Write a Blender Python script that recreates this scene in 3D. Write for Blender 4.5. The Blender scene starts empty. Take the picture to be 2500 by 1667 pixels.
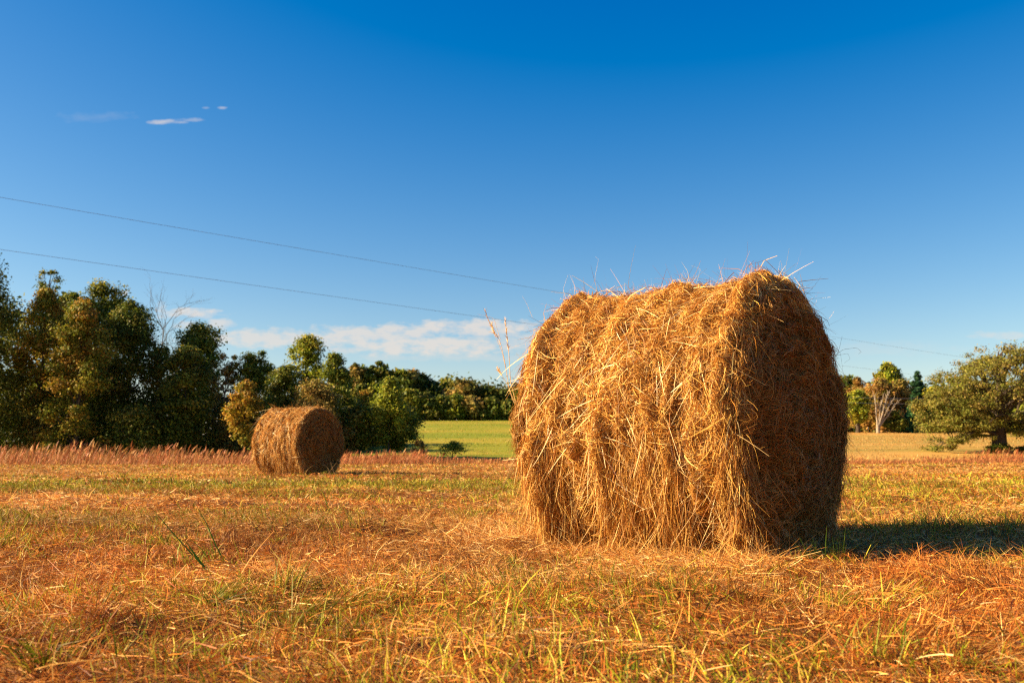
import bpy, math
import numpy as np

R_ = math.radians
scene = bpy.context.scene
COL = scene.collection

# ------------------------------------------------------------------ camera, sky, sun
CAM_H = 0.537
FPX = 2430.0
PITCH = math.atan((1094.2 - 833.5) / FPX)
cam_d = bpy.data.cameras.new("camera")
cam = bpy.data.objects.new("camera", cam_d)
COL.objects.link(cam)
cam.location = (0, 0, CAM_H)
cam.rotation_euler = (math.pi / 2 + PITCH, 0, 0)
cam_d.sensor_width = 36.0
cam_d.lens = FPX / 2500 * 36.0
cam_d.clip_start = 0.05
cam_d.clip_end = 6000
cam_d.dof.use_dof = True
cam_d.dof.focus_distance = 5.0
cam_d.dof.aperture_fstop = 5.0
scene.camera = cam

SUN_EL = R_(24)
SUN_AZ = R_(92)          # measured from +Y (view direction) towards -X (left)
sun_vec = np.array([-math.sin(SUN_AZ) * math.cos(SUN_EL), math.cos(SUN_AZ) * math.cos(SUN_EL), math.sin(SUN_EL)])
sd = bpy.data.lights.new("sun", 'SUN')
sd.energy = 5.0
sd.angle = R_(0.5)
sd.color = (1.0, 0.78, 0.50)
so = bpy.data.objects.new("sun", sd)
COL.objects.link(so)
from mathutils import Vector
so.rotation_euler = Vector(sun_vec).to_track_quat('Z', 'Y').to_euler()

world = bpy.data.worlds.new("World")
scene.world = world
world.use_nodes = True
wt = world.node_tree
wt.nodes.clear()


def N(tree, kind, **kw):
    n = tree.nodes.new(kind)
    for k, v in kw.items():
        setattr(n, k, v)
    return n


def setin(tree, node, idx, v):
    if hasattr(v, 'is_linked'):
        tree.links.new(v, node.inputs[idx])
    elif v is not None:
        node.inputs[idx].default_value = v


def M(tree, op, a, b=None, c=None, clamp=False):
    n = N(tree, 'ShaderNodeMath', operation=op)
    n.use_clamp = clamp
    setin(tree, n, 0, a)
    setin(tree, n, 1, b)
    if c is not None:
        setin(tree, n, 2, c)
    return n.outputs[0]


sky = N(wt, 'ShaderNodeTexSky', sky_type='NISHITA')
sky.sun_disc = False
sky.sun_elevation = SUN_EL
sky.sun_rotation = -SUN_AZ
sky.altitude = 200
sky.air_density = 1.0
sky.dust_density = 0.6
sky.ozone_density = 2.2
hsv = N(wt, 'ShaderNodeHueSaturation')
hsv.inputs['Saturation'].default_value = 1.22
wt.links.new(sky.outputs[0], hsv.inputs['Color'])
# deepen the blue of the clear, polarised autumn sky channel by channel
EXPO = 1.65
SKY_S = 0.05
sc_ = SKY_S * 2 ** EXPO
sepc = N(wt, 'ShaderNodeSeparateColor')
comc = N(wt, 'ShaderNodeCombineColor')
wt.links.new(hsv.outputs[0], sepc.inputs[0])
for ch, (ga, of) in enumerate([(1.9, -.135), (1.65, -.10), (1.24, .12)]):
    m_ = M(wt, 'MULTIPLY_ADD', sepc.outputs[ch], ga * 0.105 / sc_, of / sc_)
    wt.links.new(M(wt, 'MAXIMUM', m_, 0.0), comc.inputs[ch])
# clouds, laid out on the sky by direction (tan azimuth, tan elevation)
tc = N(wt, 'ShaderNodeTexCoord')
sp = N(wt, 'ShaderNodeSeparateXYZ')
wt.links.new(tc.outputs['Generated'], sp.inputs[0])
ysafe = M(wt, 'MAXIMUM', sp.outputs[1], 0.05)
ta = M(wt, 'DIVIDE', sp.outputs[0], ysafe)
te = M(wt, 'DIVIDE', sp.outputs[2], ysafe)


def dir_of(px, py):
    dx, u = (px - 1250) / FPX, (833.5 - py) / FPX
    c, s = math.cos(PITCH), math.sin(PITCH)
    y = c - u * s
    z = s + u * c
    return dx / y, z / y


cmb = N(wt, 'ShaderNodeCombineXYZ')
wt.links.new(M(wt, 'MULTIPLY', ta, 1.0), cmb.inputs[0])
wt.links.new(M(wt, 'MULTIPLY', te, 2.4), cmb.inputs[1])
cn = N(wt, 'ShaderNodeTexNoise')
cn.inputs['Scale'].default_value = 44
cn.inputs['Detail'].default_value = 6
cn.inputs['Roughness'].default_value = 0.62
wt.links.new(cmb.outputs[0], cn.inputs['Vector'])
cnoise = M(wt, 'MULTIPLY', M(wt, 'SUBTRACT', cn.outputs[0], 0.5), 3.0)
cl = None
#        px    py   rx   ry  strength
for (px, py, rx, ry, amp) in [(405, 298, 62, 7, .75), (465, 293, 44, 6, .55), (503, 264, 12, 4, .4), (544, 264, 14, 4, .5),
                              (240, 286, 110, 16, .12),
                              (465, 764, 85, 14, .85), (395, 757, 20, 22, .6), (545, 793, 38, 18, .75), (450, 793, 32, 13, .65), (306, 716, 9, 11, .8),
                              (640, 826, 190, 28, .8), (860, 822, 250, 30, .85), (1050, 845, 270, 30, .9), (1160, 800, 190, 22, .9), (1000, 808, 120, 22, .85),
                              (1340, 830, 260, 34, .6), (2440, 820, 90, 12, .45), (2150, 850, 200, 20, .15), (1100, 872, 320, 12, .3)]:
    cx, cy = dir_of(px, py)
    fx, fy = rx / FPX, ry / FPX
    ax_ = M(wt, 'POWER', M(wt, 'DIVIDE', M(wt, 'SUBTRACT', ta, cx), fx), 2)
    ay_ = M(wt, 'POWER', M(wt, 'DIVIDE', M(wt, 'SUBTRACT', te, cy), fy), 2)
    fall = M(wt, 'SUBTRACT', 1.0, M(wt, 'ADD', ax_, ay_))
    env = M(wt, 'MAXIMUM', fall, -1.5)
    d = M(wt, 'MULTIPLY', M(wt, 'ADD', env, M(wt, 'MULTIPLY', cnoise, 1.4)), .62 if py < 700 else 1.0, None)
    d = M(wt, 'MULTIPLY', M(wt, 'MAXIMUM', d, 0.0), amp, None)
    d = M(wt, 'MINIMUM', d, amp)
    cl = d if cl is None else M(wt, 'MAXIMUM', cl, d)
cl = M(wt, 'MULTIPLY', cl, M(wt, 'GREATER_THAN', sp.outputs[1], 0.2))
mixc = N(wt, 'ShaderNodeMix', data_type='RGBA')
wt.links.new(M(wt, 'MULTIPLY', cl, 0.88), mixc.inputs[0])
wt.links.new(comc.outputs[0], mixc.inputs[6])
mixc.inputs[7].default_value = (5.3, 4.8, 4.35, 1)
bg = N(wt, 'ShaderNodeBackground')
bg.inputs['Strength'].default_value = SKY_S
wt.links.new(mixc.outputs[2], bg.inputs['Color'])
wo = N(wt, 'ShaderNodeOutputWorld')
wt.links.new(bg.outputs[0], wo.inputs[0])

scene.view_settings.view_transform = 'Standard'
scene.view_settings.look = 'None'
scene.view_settings.exposure = EXPO
scene.view_settings.gamma = 1.0
scene.render.engine = 'CYCLES'
scene.cycles.use_denoising = False
scene.cycles.pixel_filter_type = 'BLACKMAN_HARRIS'
scene.cycles.filter_width = 1.2
scene.cycles.max_bounces = 6
scene.cycles.diffuse_bounces = 3
scene.cycles.transmission_bounces = 3

# ------------------------------------------------------------------ helpers
rng = np.random.default_rng(11)


def at(px, py, Y):
    a, e = dir_of(px, py)
    return np.array([a * Y, Y, CAM_H + e * Y])


def _h(ix, iy, iz, seed):
    h = (ix * 374761393 + iy * 668265263 + iz * 2147483647 + seed * 1274126177) & 0xFFFFFFFF
    h = ((h ^ (h >> 13)) * 1274126177) & 0xFFFFFFFF
    h = ((h ^ (h >> 16)) * 2246822519) & 0xFFFFFFFF
    return ((h ^ (h >> 15)) & 0xFFFFFF) / float(0xFFFFFF)


def noise3(x, y, z, seed=0):
    x, y, z = np.broadcast_arrays(np.asarray(x, float), np.asarray(y, float), np.asarray(z, float))
    ix, iy, iz = np.floor(x).astype(np.int64), np.floor(y).astype(np.int64), np.floor(z).astype(np.int64)
    fx, fy, fz = x - ix, y - iy, z - iz
    fx, fy, fz = fx * fx * (3 - 2 * fx), fy * fy * (3 - 2 * fy), fz * fz * (3 - 2 * fz)
    r = 0
    for dx in (0, 1):
        for dy in (0, 1):
            for dz in (0, 1):
                w = (fx if dx else 1 - fx) * (fy if dy else 1 - fy) * (fz if dz else 1 - fz)
                r = r + w * _h(ix + dx, iy + dy, iz + dz, seed)
    return r


def noise2(x, y, seed=0):
    x, y = np.broadcast_arrays(np.asarray(x, float), np.asarray(y, float))
    ix, iy = np.floor(x).astype(np.int64), np.floor(y).astype(np.int64)
    fx, fy = x - ix, y - iy
    fx, fy = fx * fx * (3 - 2 * fx), fy * fy * (3 - 2 * fy)
    r = 0
    for dx in (0, 1):
        for dy in (0, 1):
            w = (fx if dx else 1 - fx) * (fy if dy else 1 - fy)
            r = r + w * _h(ix + dx, iy + dy, ix * 0 + 7, seed)
    return r


def fbm2(x, y, seed=0, oct=4):
    r, a, t = 0, 1, 0
    for o in range(oct):
        r = r + a * noise2(x * 2 ** o, y * 2 ** o, seed + o * 17)
        t += a
        a *= 0.55
    return r / t


def sstep(a, b, x):
    t = np.clip((x - a) / (b - a), 0, 1)
    return t * t * (3 - 2 * t)


def unit(v):
    return v / np.maximum(np.linalg.norm(v, axis=-1, keepdims=True), 1e-9)


# ---- terrain
def terrain(x, y):
    x = np.asarray(x, float)
    y = np.asarray(y, float)
    yy = np.maximum(y, 1.0)
    az = x / yy
    r = np.sqrt(x * x + y * y)
    k = sstep(0.05, 0.36, az)
    Yc = 130 * (1 - k) + 97 * k
    Hc = 4.15 * (1 - k) + 2.05 * k - 1.0 * sstep(.5, .64, az)
    Hc = Hc * sstep(-0.30, -0.14, az) + 1.5 * (1 - sstep(-0.30, -0.14, az))
    t = np.clip((yy - 50) / (Yc - 50), 0, 1.0)
    far = Hc * (0.75 * t + 0.25 * np.sin(t * math.pi / 2)) * (y > 0)
    far = far + (fbm2(x * .05, y * .05, 5) - .5) * 0.5 * sstep(60, 110, r)
    dip = -0.10 * sstep(16, 30, yy) * (1 - sstep(60, 80, yy)) * (y > 0)
    near = 1 - sstep(12, 30, r)
    lump = (fbm2(x * 1.1, y * 1.1, 3, 3) - .5) * 0.10 * near + (fbm2(x * 4.2, y * 4.2, 9, 3) - .5) * 0.075 * near
    keep = 1 - np.exp(-((x - 1.0) ** 2 + (y - 5.8) ** 2) / 1.1 ** 2)
    lump = lump * (.25 + .75 * keep) - .055 * (1 - keep)
    lump = lump + .055 * np.exp(-((y - 9.7 - .25 * np.sin(x)) / .28) ** 2) * (1 - sstep(-1.2, -.4, x)) * (x > -9)
    lump = lump + .05 * np.exp(-((y - 6.35 - .15 * np.sin(x * 2)) / .22) ** 2 - ((x + 1.4) / 1.1) ** 2)
    roll = (fbm2(x * .22, y * .22, 21, 2) - .5) * 0.14 * sstep(5, 12, r) * (1 - sstep(40, 60, r))
    return far + dip + lump + roll


# ---- mesh helpers
def link(name, me, mat=None, parent=None, smooth=False):
    o = bpy.data.objects.new(name, me)
    COL.objects.link(o)
    if mat:
        me.materials.append(mat)
    if parent:
        o.parent = parent
    if smooth:
        me.shade_smooth()
    return o


def make_mesh(name, V, F4=None, F3=None, color=None):
    me = bpy.data.meshes.new(name)
    V = np.ascontiguousarray(V, dtype=np.float32)
    n4 = 0 if F4 is None else len(F4)
    n3 = 0 if F3 is None else len(F3)
    me.vertices.add(len(V))
    me.vertices.foreach_set('co', V.ravel())
    me.loops.add(n4 * 4 + n3 * 3)
    idx = []
    st = []
    if n4:
        idx.append(np.asarray(F4).ravel())
        st.append(np.arange(n4) * 4)
    if n3:
        idx.append(np.asarray(F3).ravel())
        st.append(n4 * 4 + np.arange(n3) * 3)
    me.loops.foreach_set('vertex_index', np.concatenate(idx).astype(np.int32))
    me.polygons.add(n4 + n3)
    me.polygons.foreach_set('loop_start', np.concatenate(st).astype(np.int32))
    me.update(calc_edges=True)
    if color is not None:
        a = me.color_attributes.new('col', 'FLOAT_COLOR', 'POINT')
        c = np.ones((len(V), 4), np.float32)
        c[:, :3] = color
        a.data.foreach_set('color', c.ravel())
    return me


class Bag:
    """collects vertex / face / colour arrays"""
    def __init__(s):
        s.V, s.F, s.C, s.n = [], [], [], 0

    def add(s, V, F, C):
        s.V.append(V)
        s.F.append(F + s.n)
        s.C.append(np.broadcast_to(C, V.shape))
        s.n += len(V)

    def build(s, name, mat, parent=None, smooth=False, offset=None):
        V = np.concatenate(s.V)
        if offset is not None:
            V = V - np.asarray(offset)
        me = make_mesh(name, V, np.concatenate(s.F), None, np.concatenate(s.C))
        return link(name, me, mat, parent, smooth)


def strands(P, D, B, L, W, col, nseg=2, tip=0.25, S=None, r=None):
    """ribbons: base P, direction D, bend B (added t^2), length L, width W"""
    r = r or rng
    n = len(P)
    t = np.linspace(0, 1, nseg + 1)
    L = np.asarray(L).reshape(-1, 1, 1) * np.ones((n, 1, 1))
    pts = P[:, None, :] + D[:, None, :] * t[None, :, None] * L + B[:, None, :] * (t ** 2)[None, :, None] * L
    if S is None:
        S = np.cross(D, r.normal(size=(n, 3)))
    S = unit(S)
    wt_ = (1 - (1 - tip) * t ** 1.5)
    hw = (np.asarray(W).reshape(-1, 1, 1) * 0.5 * np.ones((n, 1, 1))) * wt_[None, :, None]
    a = pts - S[:, None, :] * hw
    b = pts + S[:, None, :] * hw
    V = np.stack([a, b], 2).reshape(n * (nseg + 1) * 2, 3)
    base = (np.arange(n) * (nseg + 1) * 2)[:, None] + (np.arange(nseg) * 2)[None, :]
    F = np.stack([base, base + 1, base + 3, base + 2], -1).reshape(-1, 4)
    C = np.repeat(np.broadcast_to(col, (n, 3)), (nseg + 1) * 2, axis=0)
    return V, F, C


def tube(pts, rad, sides=6):
    pts = np.asarray(pts, float)
    rad = np.asarray(rad, float)
    T = unit(np.gradient(pts, axis=0))
    ref = np.array([0.31, 0.95, 0.05]) if abs(T[0][2]) > .5 else np.array([0.05, 0.1, 1.0])
    A = unit(np.cross(T, ref))
    Bv = np.cross(T, A)
    th = np.arange(sides) * 2 * math.pi / sides
    V = pts[:, None, :] + rad[:, None, None] * (np.cos(th)[None, :, None] * A[:, None, :] + np.sin(th)[None, :, None] * Bv[:, None, :])
    n = len(pts)
    i = np.arange(n - 1)[:, None] * sides
    j = np.arange(sides)[None, :]
    j2 = (j + 1) % sides
    F = np.stack([i + j, i + j2, i + sides + j2, i + sides + j], -1).reshape(-1, 4)
    return V.reshape(-1, 3), F


def empty(name, loc, label, cat, group=None, rz=0):
    o = bpy.data.objects.new(name, None)
    COL.objects.link(o)
    o.location = loc
    o.rotation_euler = (0, 0, rz)
    o['label'] = label
    o['category'] = cat
    if group:
        o['group'] = group
    return o


# ------------------------------------------------------------------ materials
def mat_strand(name, trans=0.25, rough=0.5, spec=0.3, mul=1.0):
    m = bpy.data.materials.new(name)
    m.use_nodes = True
    t = m.node_tree
    t.nodes.clear()
    at_ = N(t, 'ShaderNodeAttribute', attribute_name='col')
    p = N(t, 'ShaderNodeBsdfPrincipled')
    p.inputs['Roughness'].default_value = rough
    p.inputs['Specular IOR Level'].default_value = spec
    col = at_.outputs['Color']
    if mul != 1.0:
        h = N(t, 'ShaderNodeHueSaturation')
        h.inputs['Value'].default_value = mul
        t.links.new(col, h.inputs['Color'])
        col = h.outputs[0]
    t.links.new(col, p.inputs['Base Color'])
    tr = N(t, 'ShaderNodeBsdfTranslucent')
    t.links.new(col, tr.inputs['Color'])
    mx = N(t, 'ShaderNodeMixShader')
    mx.inputs[0].default_value = trans
    t.links.new(p.outputs[0], mx.inputs[1])
    t.links.new(tr.outputs[0], mx.inputs[2])
    o = N(t, 'ShaderNodeOutputMaterial')
    t.links.new(mx.outputs[0], o.inputs[0])
    return m


def mat_ground(name, stops, scale=1.2, detail=8, bump=0.6, stretch=(1, 1, 1), scale2=9.0, fine=60):
    m = bpy.data.materials.new(name)
    m.use_nodes = True
    t = m.node_tree
    t.nodes.clear()
    tc = N(t, 'ShaderNodeTexCoord')
    mp = N(t, 'ShaderNodeMapping')
    mp.inputs['Scale'].default_value = stretch
    t.links.new(tc.outputs['Object'], mp.inputs[0])
    n1 = N(t, 'ShaderNodeTexNoise')
    n1.inputs['Scale'].default_value = scale
    n1.inputs['Detail'].default_value = detail
    n1.inputs['Roughness'].default_value = 0.65
    t.links.new(mp.outputs[0], n1.inputs['Vector'])
    n2 = N(t, 'ShaderNodeTexNoise')
    n2.inputs['Scale'].default_value = scale2
    n2.inputs['Detail'].default_value = 6
    n2.inputs['Roughness'].default_value = 0.7
    t.links.new(mp.outputs[0], n2.inputs['Vector'])
    s = M(t, 'ADD', M(t, 'MULTIPLY', n1.outputs[0], 0.62), M(t, 'MULTIPLY', n2.outputs[0], 0.38))
    cr = N(t, 'ShaderNodeValToRGB')
    els = cr.color_ramp.elements
    while len(els) < len(stops):
        els.new(0.5)
    for e, (pos, c) in zip(els, stops):
        e.position = pos
        e.color = (*c, 1)
    t.links.new(s, cr.inputs[0])
    n3 = N(t, 'ShaderNodeTexNoise')
    n3.inputs['Scale'].default_value = fine
    n3.inputs['Detail'].default_value = 4
    t.links.new(tc.outputs['Object'], n3.inputs['Vector'])
    bp = N(t, 'ShaderNodeBump')
    bp.inputs['Strength'].default_value = bump
    bp.inputs['Distance'].default_value = 0.04
    t.links.new(n3.outputs[0], bp.inputs['Height'])
    p = N(t, 'ShaderNodeBsdfPrincipled')
    p.inputs['Roughness'].default_value = 0.9
    p.inputs['Specular IOR Level'].default_value = 0.1
    t.links.new(cr.outputs[0], p.inputs['Base Color'])
    t.links.new(bp.outputs[0], p.inputs['Normal'])
    o = N(t, 'ShaderNodeOutputMaterial')
    t.links.new(p.outputs[0], o.inputs[0])
    return m


def mat_bark(name, c1, c2):
    m = mat_ground(name, [(0.3, c1), (0.7, c2)], scale=3, bump=0.8, stretch=(1, 1, .25), scale2=20, fine=30)
    return m


M_HAY = mat_strand('hay_straw', 0.08, 0.5, 0.16)
M_GRASS = mat_strand('grass_blades', 0.25, 0.5, 0.12)
M_LEAF = mat_strand('leaves', 0.30, 0.55, 0.15)
M_FIELD = mat_ground('field_soil', [(0.3, (.08, .03, .008)), (0.5, (.24, .10, .022)), (0.7, (.38, .18, .04))], 1.5)
M_GREEN = mat_ground('meadow_grass', [(0.36, (.13, .17, .008)), (0.47, (.20, .22, .012)), (0.54, (.30, .25, .02)), (0.66, (.42, .25, .04))], .035, 8, .6, (.5, 1.6, 1), .35, 6)
M_GOLD = mat_ground('golden_stubble', [(0.36, (.22, .18, .03)), (0.47, (.34, .23, .045)), (0.56, (.48, .27, .06)), (0.7, (.54, .29, .08))], .06, 8, .6, (.3, 2.4, 1), .35, 6)
M_BARK = mat_bark('bark', (.03, .02, .012), (.12, .09, .06))
M_BARKG = mat_bark('grey_bark', (.10, .08, .06), (.22, .18, .13))
M_BARKP = mat_bark('pale_bark', (.22, .17, .12), (.42, .34, .24))
M_WIRE = bpy.data.materials.new('wire_metal')
M_WIRE.use_nodes = True
M_WIRE.node_tree.nodes['Principled BSDF'].inputs['Base Color'].default_value = (.22, .23, .24, 1)
M_WIRE.node_tree.nodes['Principled BSDF'].inputs['Roughness'].default_value = 0.6

# ------------------------------------------------------------------ the ground (one sheet, cut into three fields)
def ground():
    nr, na = 330, 900
    rr = np.concatenate([[0.0], np.geomspace(0.6, 3500, nr)])
    th = np.arange(na) * 2 * math.pi / na
    Rr, Th = np.meshgrid(rr, th, indexing='ij')
    X, Y = Rr * np.sin(Th), Rr * np.cos(Th)
    Z = terrain(X, Y)
    V = np.stack([X, Y, Z], -1).reshape(-1, 3)
    i = np.arange(len(rr) - 1)[:, None] * na
    j = np.arange(na)[None, :]
    j2 = (j + 1) % na
    F = np.stack([i + j, i + na + j, i + na + j2, i + j2], -1).reshape(-1, 4)
    F = F[:, ::-1]
    c = V[F].mean(1)
    az = c[:, 0] / np.maximum(c[:, 1], 1)
    farm = (c[:, 1] > 41 + 2.0 * np.sin(c[:, 0] * .1))
    green = farm & (az < 0.26)
    gold = farm & ~green
    for nm, sel, mt in (('mown_field', ~farm, M_FIELD), ('green_meadow', green, M_GREEN), ('golden_hillside', gold, M_GOLD)):
        f = F[sel]
        u, inv = np.unique(f.ravel(), return_inverse=True)
        o = link(nm, make_mesh(nm, V[u], inv.reshape(-1, 4)), mt, None, True)
        o['kind'] = 'structure'


ground()

# ------------------------------------------------------------------ hay bales
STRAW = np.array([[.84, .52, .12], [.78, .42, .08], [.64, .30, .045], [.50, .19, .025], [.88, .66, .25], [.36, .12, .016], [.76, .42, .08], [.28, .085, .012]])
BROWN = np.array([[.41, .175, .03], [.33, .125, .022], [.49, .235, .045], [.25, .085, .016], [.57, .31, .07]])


def pick(pal, n, r, jit=.26):
    c = pal[r.integers(0, len(pal), n)]
    return c * (1 + r.normal(size=(n, 1)) * jit).clip(.5, 1.5)


def hay_bale(loc, ang, R, L, label, seed, ns=100000, ne=45000, wmul=1.0, tint=1.0, extras=True):
    r = np.random.default_rng(seed)
    zc = R * 0.965
    root = empty('hay_bale', loc, label, 'hay bale', 'round hay bales in the mown field', ang)
    # local frame: axis along +X is the camera-right end, side facing -Y ; theta=0 -> -Y, theta=90deg -> +Z

    def rad(u, th):
        cx_, cz_ = np.cos(th), np.sin(th)
        n = (noise3(u * 3.2 + 5, cx_ * 2.2 + 3, cz_ * 2.2, seed) - .5) * .05
        n = n + (noise3(u * 10 + 5, cx_ * 3, cz_ * 3, seed + 1) - .5) * .085
        n = n + (noise3(u * 24, cx_ * 9, cz_ * 9, seed + 2) - .5) * .075
        e = np.abs(u) / (L / 2)
        n = n - 0.09 * np.clip((e - .88) / .12, 0, 1) ** 2.0 - .028 + .012 * np.sin(u * 44 + 3 * noise3(u * 3, cx_, cz_, seed + 3))
        n = n + (0.022 + .05 * sstep(.3, .98, cz_)) * np.exp(-((u - L * .45) / .08) ** 2) * (extras)
        n = n + 0.03 * np.exp(-((u + L * .46) / .10) ** 2)
        n = n - 0.045 * np.exp(-((u + L * .34) / .05) ** 2) * (1 - sstep(.3, .8, cz_))
        n = n - 0.03 * np.exp(-((u - L * .27) / .04) ** 2) * (1 - sstep(.2, .8, cz_))
        return R * (1 + n * 0.9)

    def side(u, th, off=0.0):
        q = rad(u, th) + off
        y = -np.cos(th) * q
        z = np.sin(th) * q + zc
        # slump: the bottom spreads a little and is flat on the ground
        low = np.clip((0.42 - z) / 0.42, 0, 1)
        y = y * (1 + 0.10 * low ** 1.5)
        return np.stack([u + 0 * y, y, np.maximum(z, 0.004)], -1)

    def end(rho, th, s, off=0.0):
        rho = np.asarray(rho)
        n = (noise3(rho * 7, np.cos(th) * rho * 5, np.sin(th) * rho * 5, seed + 5) - .5) * .09 + (noise3(rho * 30, np.cos(th) * 4, np.sin(th) * 4, seed + 6) - .5) * .05
        n = n + .022 * np.sin(rho * 70 + th + 4 * noise3(np.cos(th) * 2, np.sin(th) * 2, rho * 3, seed + 8)) - .05 * sstep(.62, .8, noise3(np.cos(th) * rho * 6, np.sin(th) * rho * 6, 2, seed + 11))
        bul = 0.06 * (1 - (rho / R) ** 2) + n * np.clip((R - rho) / .1 + .3, 0, 1)
        x = s * (L / 2 - .01 + bul + off)
        z = np.sin(th) * rho + zc
        low = np.clip((0.42 - z) / 0.42, 0, 1)
        return np.stack([x + 0 * z, -np.cos(th) * rho * (1 + 0.10 * low ** 1.5), np.maximum(z, 0.004)], -1)

    def quads(n1, n2, wrap):
        i = np.arange(n1 - 1)[:, None] * n2
        j = np.arange(n2 if wrap else n2 - 1)[None, :]
        j2 = (j + 1) % n2
        return np.stack([i + j, i + j2, i + n2 + j2, i + n2 + j], -1).reshape(-1, 4)

    # ---------- rolled side
    bg_ = Bag()
    nu, nt = 90, 240
    U, T = np.meshgrid(np.linspace(-L / 2, L / 2, nu), np.arange(nt) * 2 * math.pi / nt, indexing='ij')
    Vb = side(U, T, -.03).reshape(-1, 3)
    bg_.add(Vb, quads(nu, nt, True), np.array([.25, .10, .025]) * tint)
    nk = ns // 10
    ku = r.uniform(-L / 2, L / 2, nk)
    kth = np.where(r.random(nk) < .8, r.uniform(R_(-62), R_(125), nk), r.uniform(0, 2 * math.pi, nk))
    kang = r.normal(0, 0.8, nk) + (r.random(nk) < .35) * r.normal(0, 1.5, nk)
    kcol = r.integers(0, len(STRAW), nk)
    koff = r.uniform(-.065, .035, nk) if extras else r.uniform(-.03, .015, nk)
    kb = r.normal(0, .5, nk)
    idx = np.repeat(np.arange(nk), 10)
    n = len(idx)
    u = ku[idx] + r.normal(0, .022, n)
    th = kth[idx] + r.normal(0, .035, n)
    a = kang[idx] + r.normal(0, .5, n) + (r.random(n) < .22) * r.normal(0, 1.3, n)
    ln = r.gamma(3.0, .021, n).clip(.02, .26) * (1 + .6 * (wmul > 1))
    short = r.random(n) < .42
    a = np.where(short, r.uniform(-math.pi, math.pi, n), a)
    ln = np.where(short, r.gamma(4, .012, n).clip(.015, .13), ln)
    bend = kb[idx] + r.normal(0, 1.3, n)
    off = koff[idx] + r.normal(0, .009, n)
    nseg = 4
    t = np.linspace(0, 1, nseg + 1) - .5
    du = np.sin(a)[:, None] * t * ln[:, None] + (bend * .35)[:, None] * (t ** 2 - .08) * ln[:, None]
    dth = -(np.cos(a)[:, None] * t) * ln[:, None] / R + (r.normal(0, .25, n))[:, None] * (t ** 2) * ln[:, None]
    lift = (r.random(n) < .12) * r.uniform(0.2, .9, n)
    offs = off[:, None] + lift[:, None] * (t + .5)[None, :] ** 1.5 * ln[:, None] * .6
    uu = u[:, None] + du
    # keep the strands from running past the rounded ends: they fold over
    lim = L / 2 + .002
    uu = np.clip(uu, -lim, lim)
    pts = side(uu, th[:, None] + dth, offs)
    Tn = unit(pts[:, -1] - pts[:, 0])
    S = unit(np.cross(Tn, r.normal(size=(n, 3))))
    w = r.uniform(.0014, .0036, n) * wmul
    w[r.random(n) < .05] *= 1.7
    hw = w[:, None, None] * .5 * np.array([1, 1, .95, .8, .45])[None, :, None]
    V = np.stack([pts - S[:, None] * hw, pts + S[:, None] * hw], 2).reshape(-1, 3)
    b0 = (np.arange(n) * (nseg + 1) * 2)[:, None] + (np.arange(nseg) * 2)[None, :]
    F = np.stack([b0, b0 + 1, b0 + 3, b0 + 2], -1).reshape(-1, 4)
    cc = STRAW[kcol][idx] * .45 + pick(STRAW, n, r) * .55
    cc[r.random(n) < .10] *= 1.35
    # browner towards the bottom and in noise-picked rows
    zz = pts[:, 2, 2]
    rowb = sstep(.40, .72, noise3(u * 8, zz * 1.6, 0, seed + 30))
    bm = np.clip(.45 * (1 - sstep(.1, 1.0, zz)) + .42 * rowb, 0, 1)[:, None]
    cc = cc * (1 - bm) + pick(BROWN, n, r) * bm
    bg_.add(V, F, np.repeat(cc * tint, (nseg + 1) * 2, axis=0))

    # hanging fringe below the equator (falls straight down)
    nh = ns // 60
    uh = r.uniform(-L / 2, L / 2, nh)
    clump = noise3(uh * 12, 0, 0, seed + 9)
    keep = clump > .34
    uh = uh[keep]
    nh = len(uh)
    thh = r.uniform(R_(-58), R_(0), nh)
    P = side(uh, thh, r.uniform(-.005, .035, nh))
    D = unit(np.stack([r.normal(0, .22, nh), -np.abs(r.normal(.02, .10, nh)), -np.ones(nh)], -1))
    ln = np.minimum(r.uniform(.05, .26, nh), P[:, 2] / np.abs(D[:, 2]) * .98)
    Bv = np.stack([r.normal(0, .16, nh), r.normal(0, .08, nh), np.zeros(nh)], -1)
    c = pick(STRAW, nh, r) * .55 + pick(BROWN, nh, r) * .45
    bg_.add(*strands(P, D, Bv, ln, r.uniform(.0014, .0032, nh) * wmul, c * tint, 4, .4, r=r))

    # long pale stems lying over the surface
    nl = ns // 110
    ul = r.uniform(-L * .46, L * .42, nl)
    tl = r.uniform(R_(-45), R_(110), nl)
    P = side(ul, tl, .012)
    tangent = np.stack([np.zeros(nl), np.sin(tl), np.cos(tl)], -1) * -1
    outw = np.stack([np.zeros(nl), -np.cos(tl), np.sin(tl)], -1)
    al = r.normal(0, .8, nl)
    D = unit(tangent * np.cos(al)[:, None] + np.array([1, 0, 0.]) * np.sin(al)[:, None] + outw * r.uniform(-.02, .2, nl)[:, None])
    ln = r.uniform(.10, .34, nl)
    Bv = -outw * (ln / (2 * R))[:, None] * .9 + r.normal(0, .12, (nl, 3)) + np.array([0, 0, -.12])
    c = pick(np.array([[.80, .56, .24], [.72, .46, .17], [.85, .66, .34]]), nl, r)
    bg_.add(*strands(P, D, Bv, ln, r.uniform(.0025, .0050, nl) * (wmul * .6 + .4), c * tint, 5, .35, r=r))

    # fuzz standing off the surface (silhouette)
    nf = ns // 16
    uf = r.uniform(-L / 2, L / 2, nf)
    tf = np.where(r.random(nf) < .8, r.uniform(R_(20), R_(160), nf), r.uniform(R_(-60), R_(240), nf))
    P = side(uf, tf, -.01)
    outw = np.stack([np.zeros(nf), -np.cos(tf), np.sin(tf)], -1)
    D = unit(outw * r.uniform(.1, .8, nf)[:, None] + r.normal(0, .8, (nf, 3)))
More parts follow.
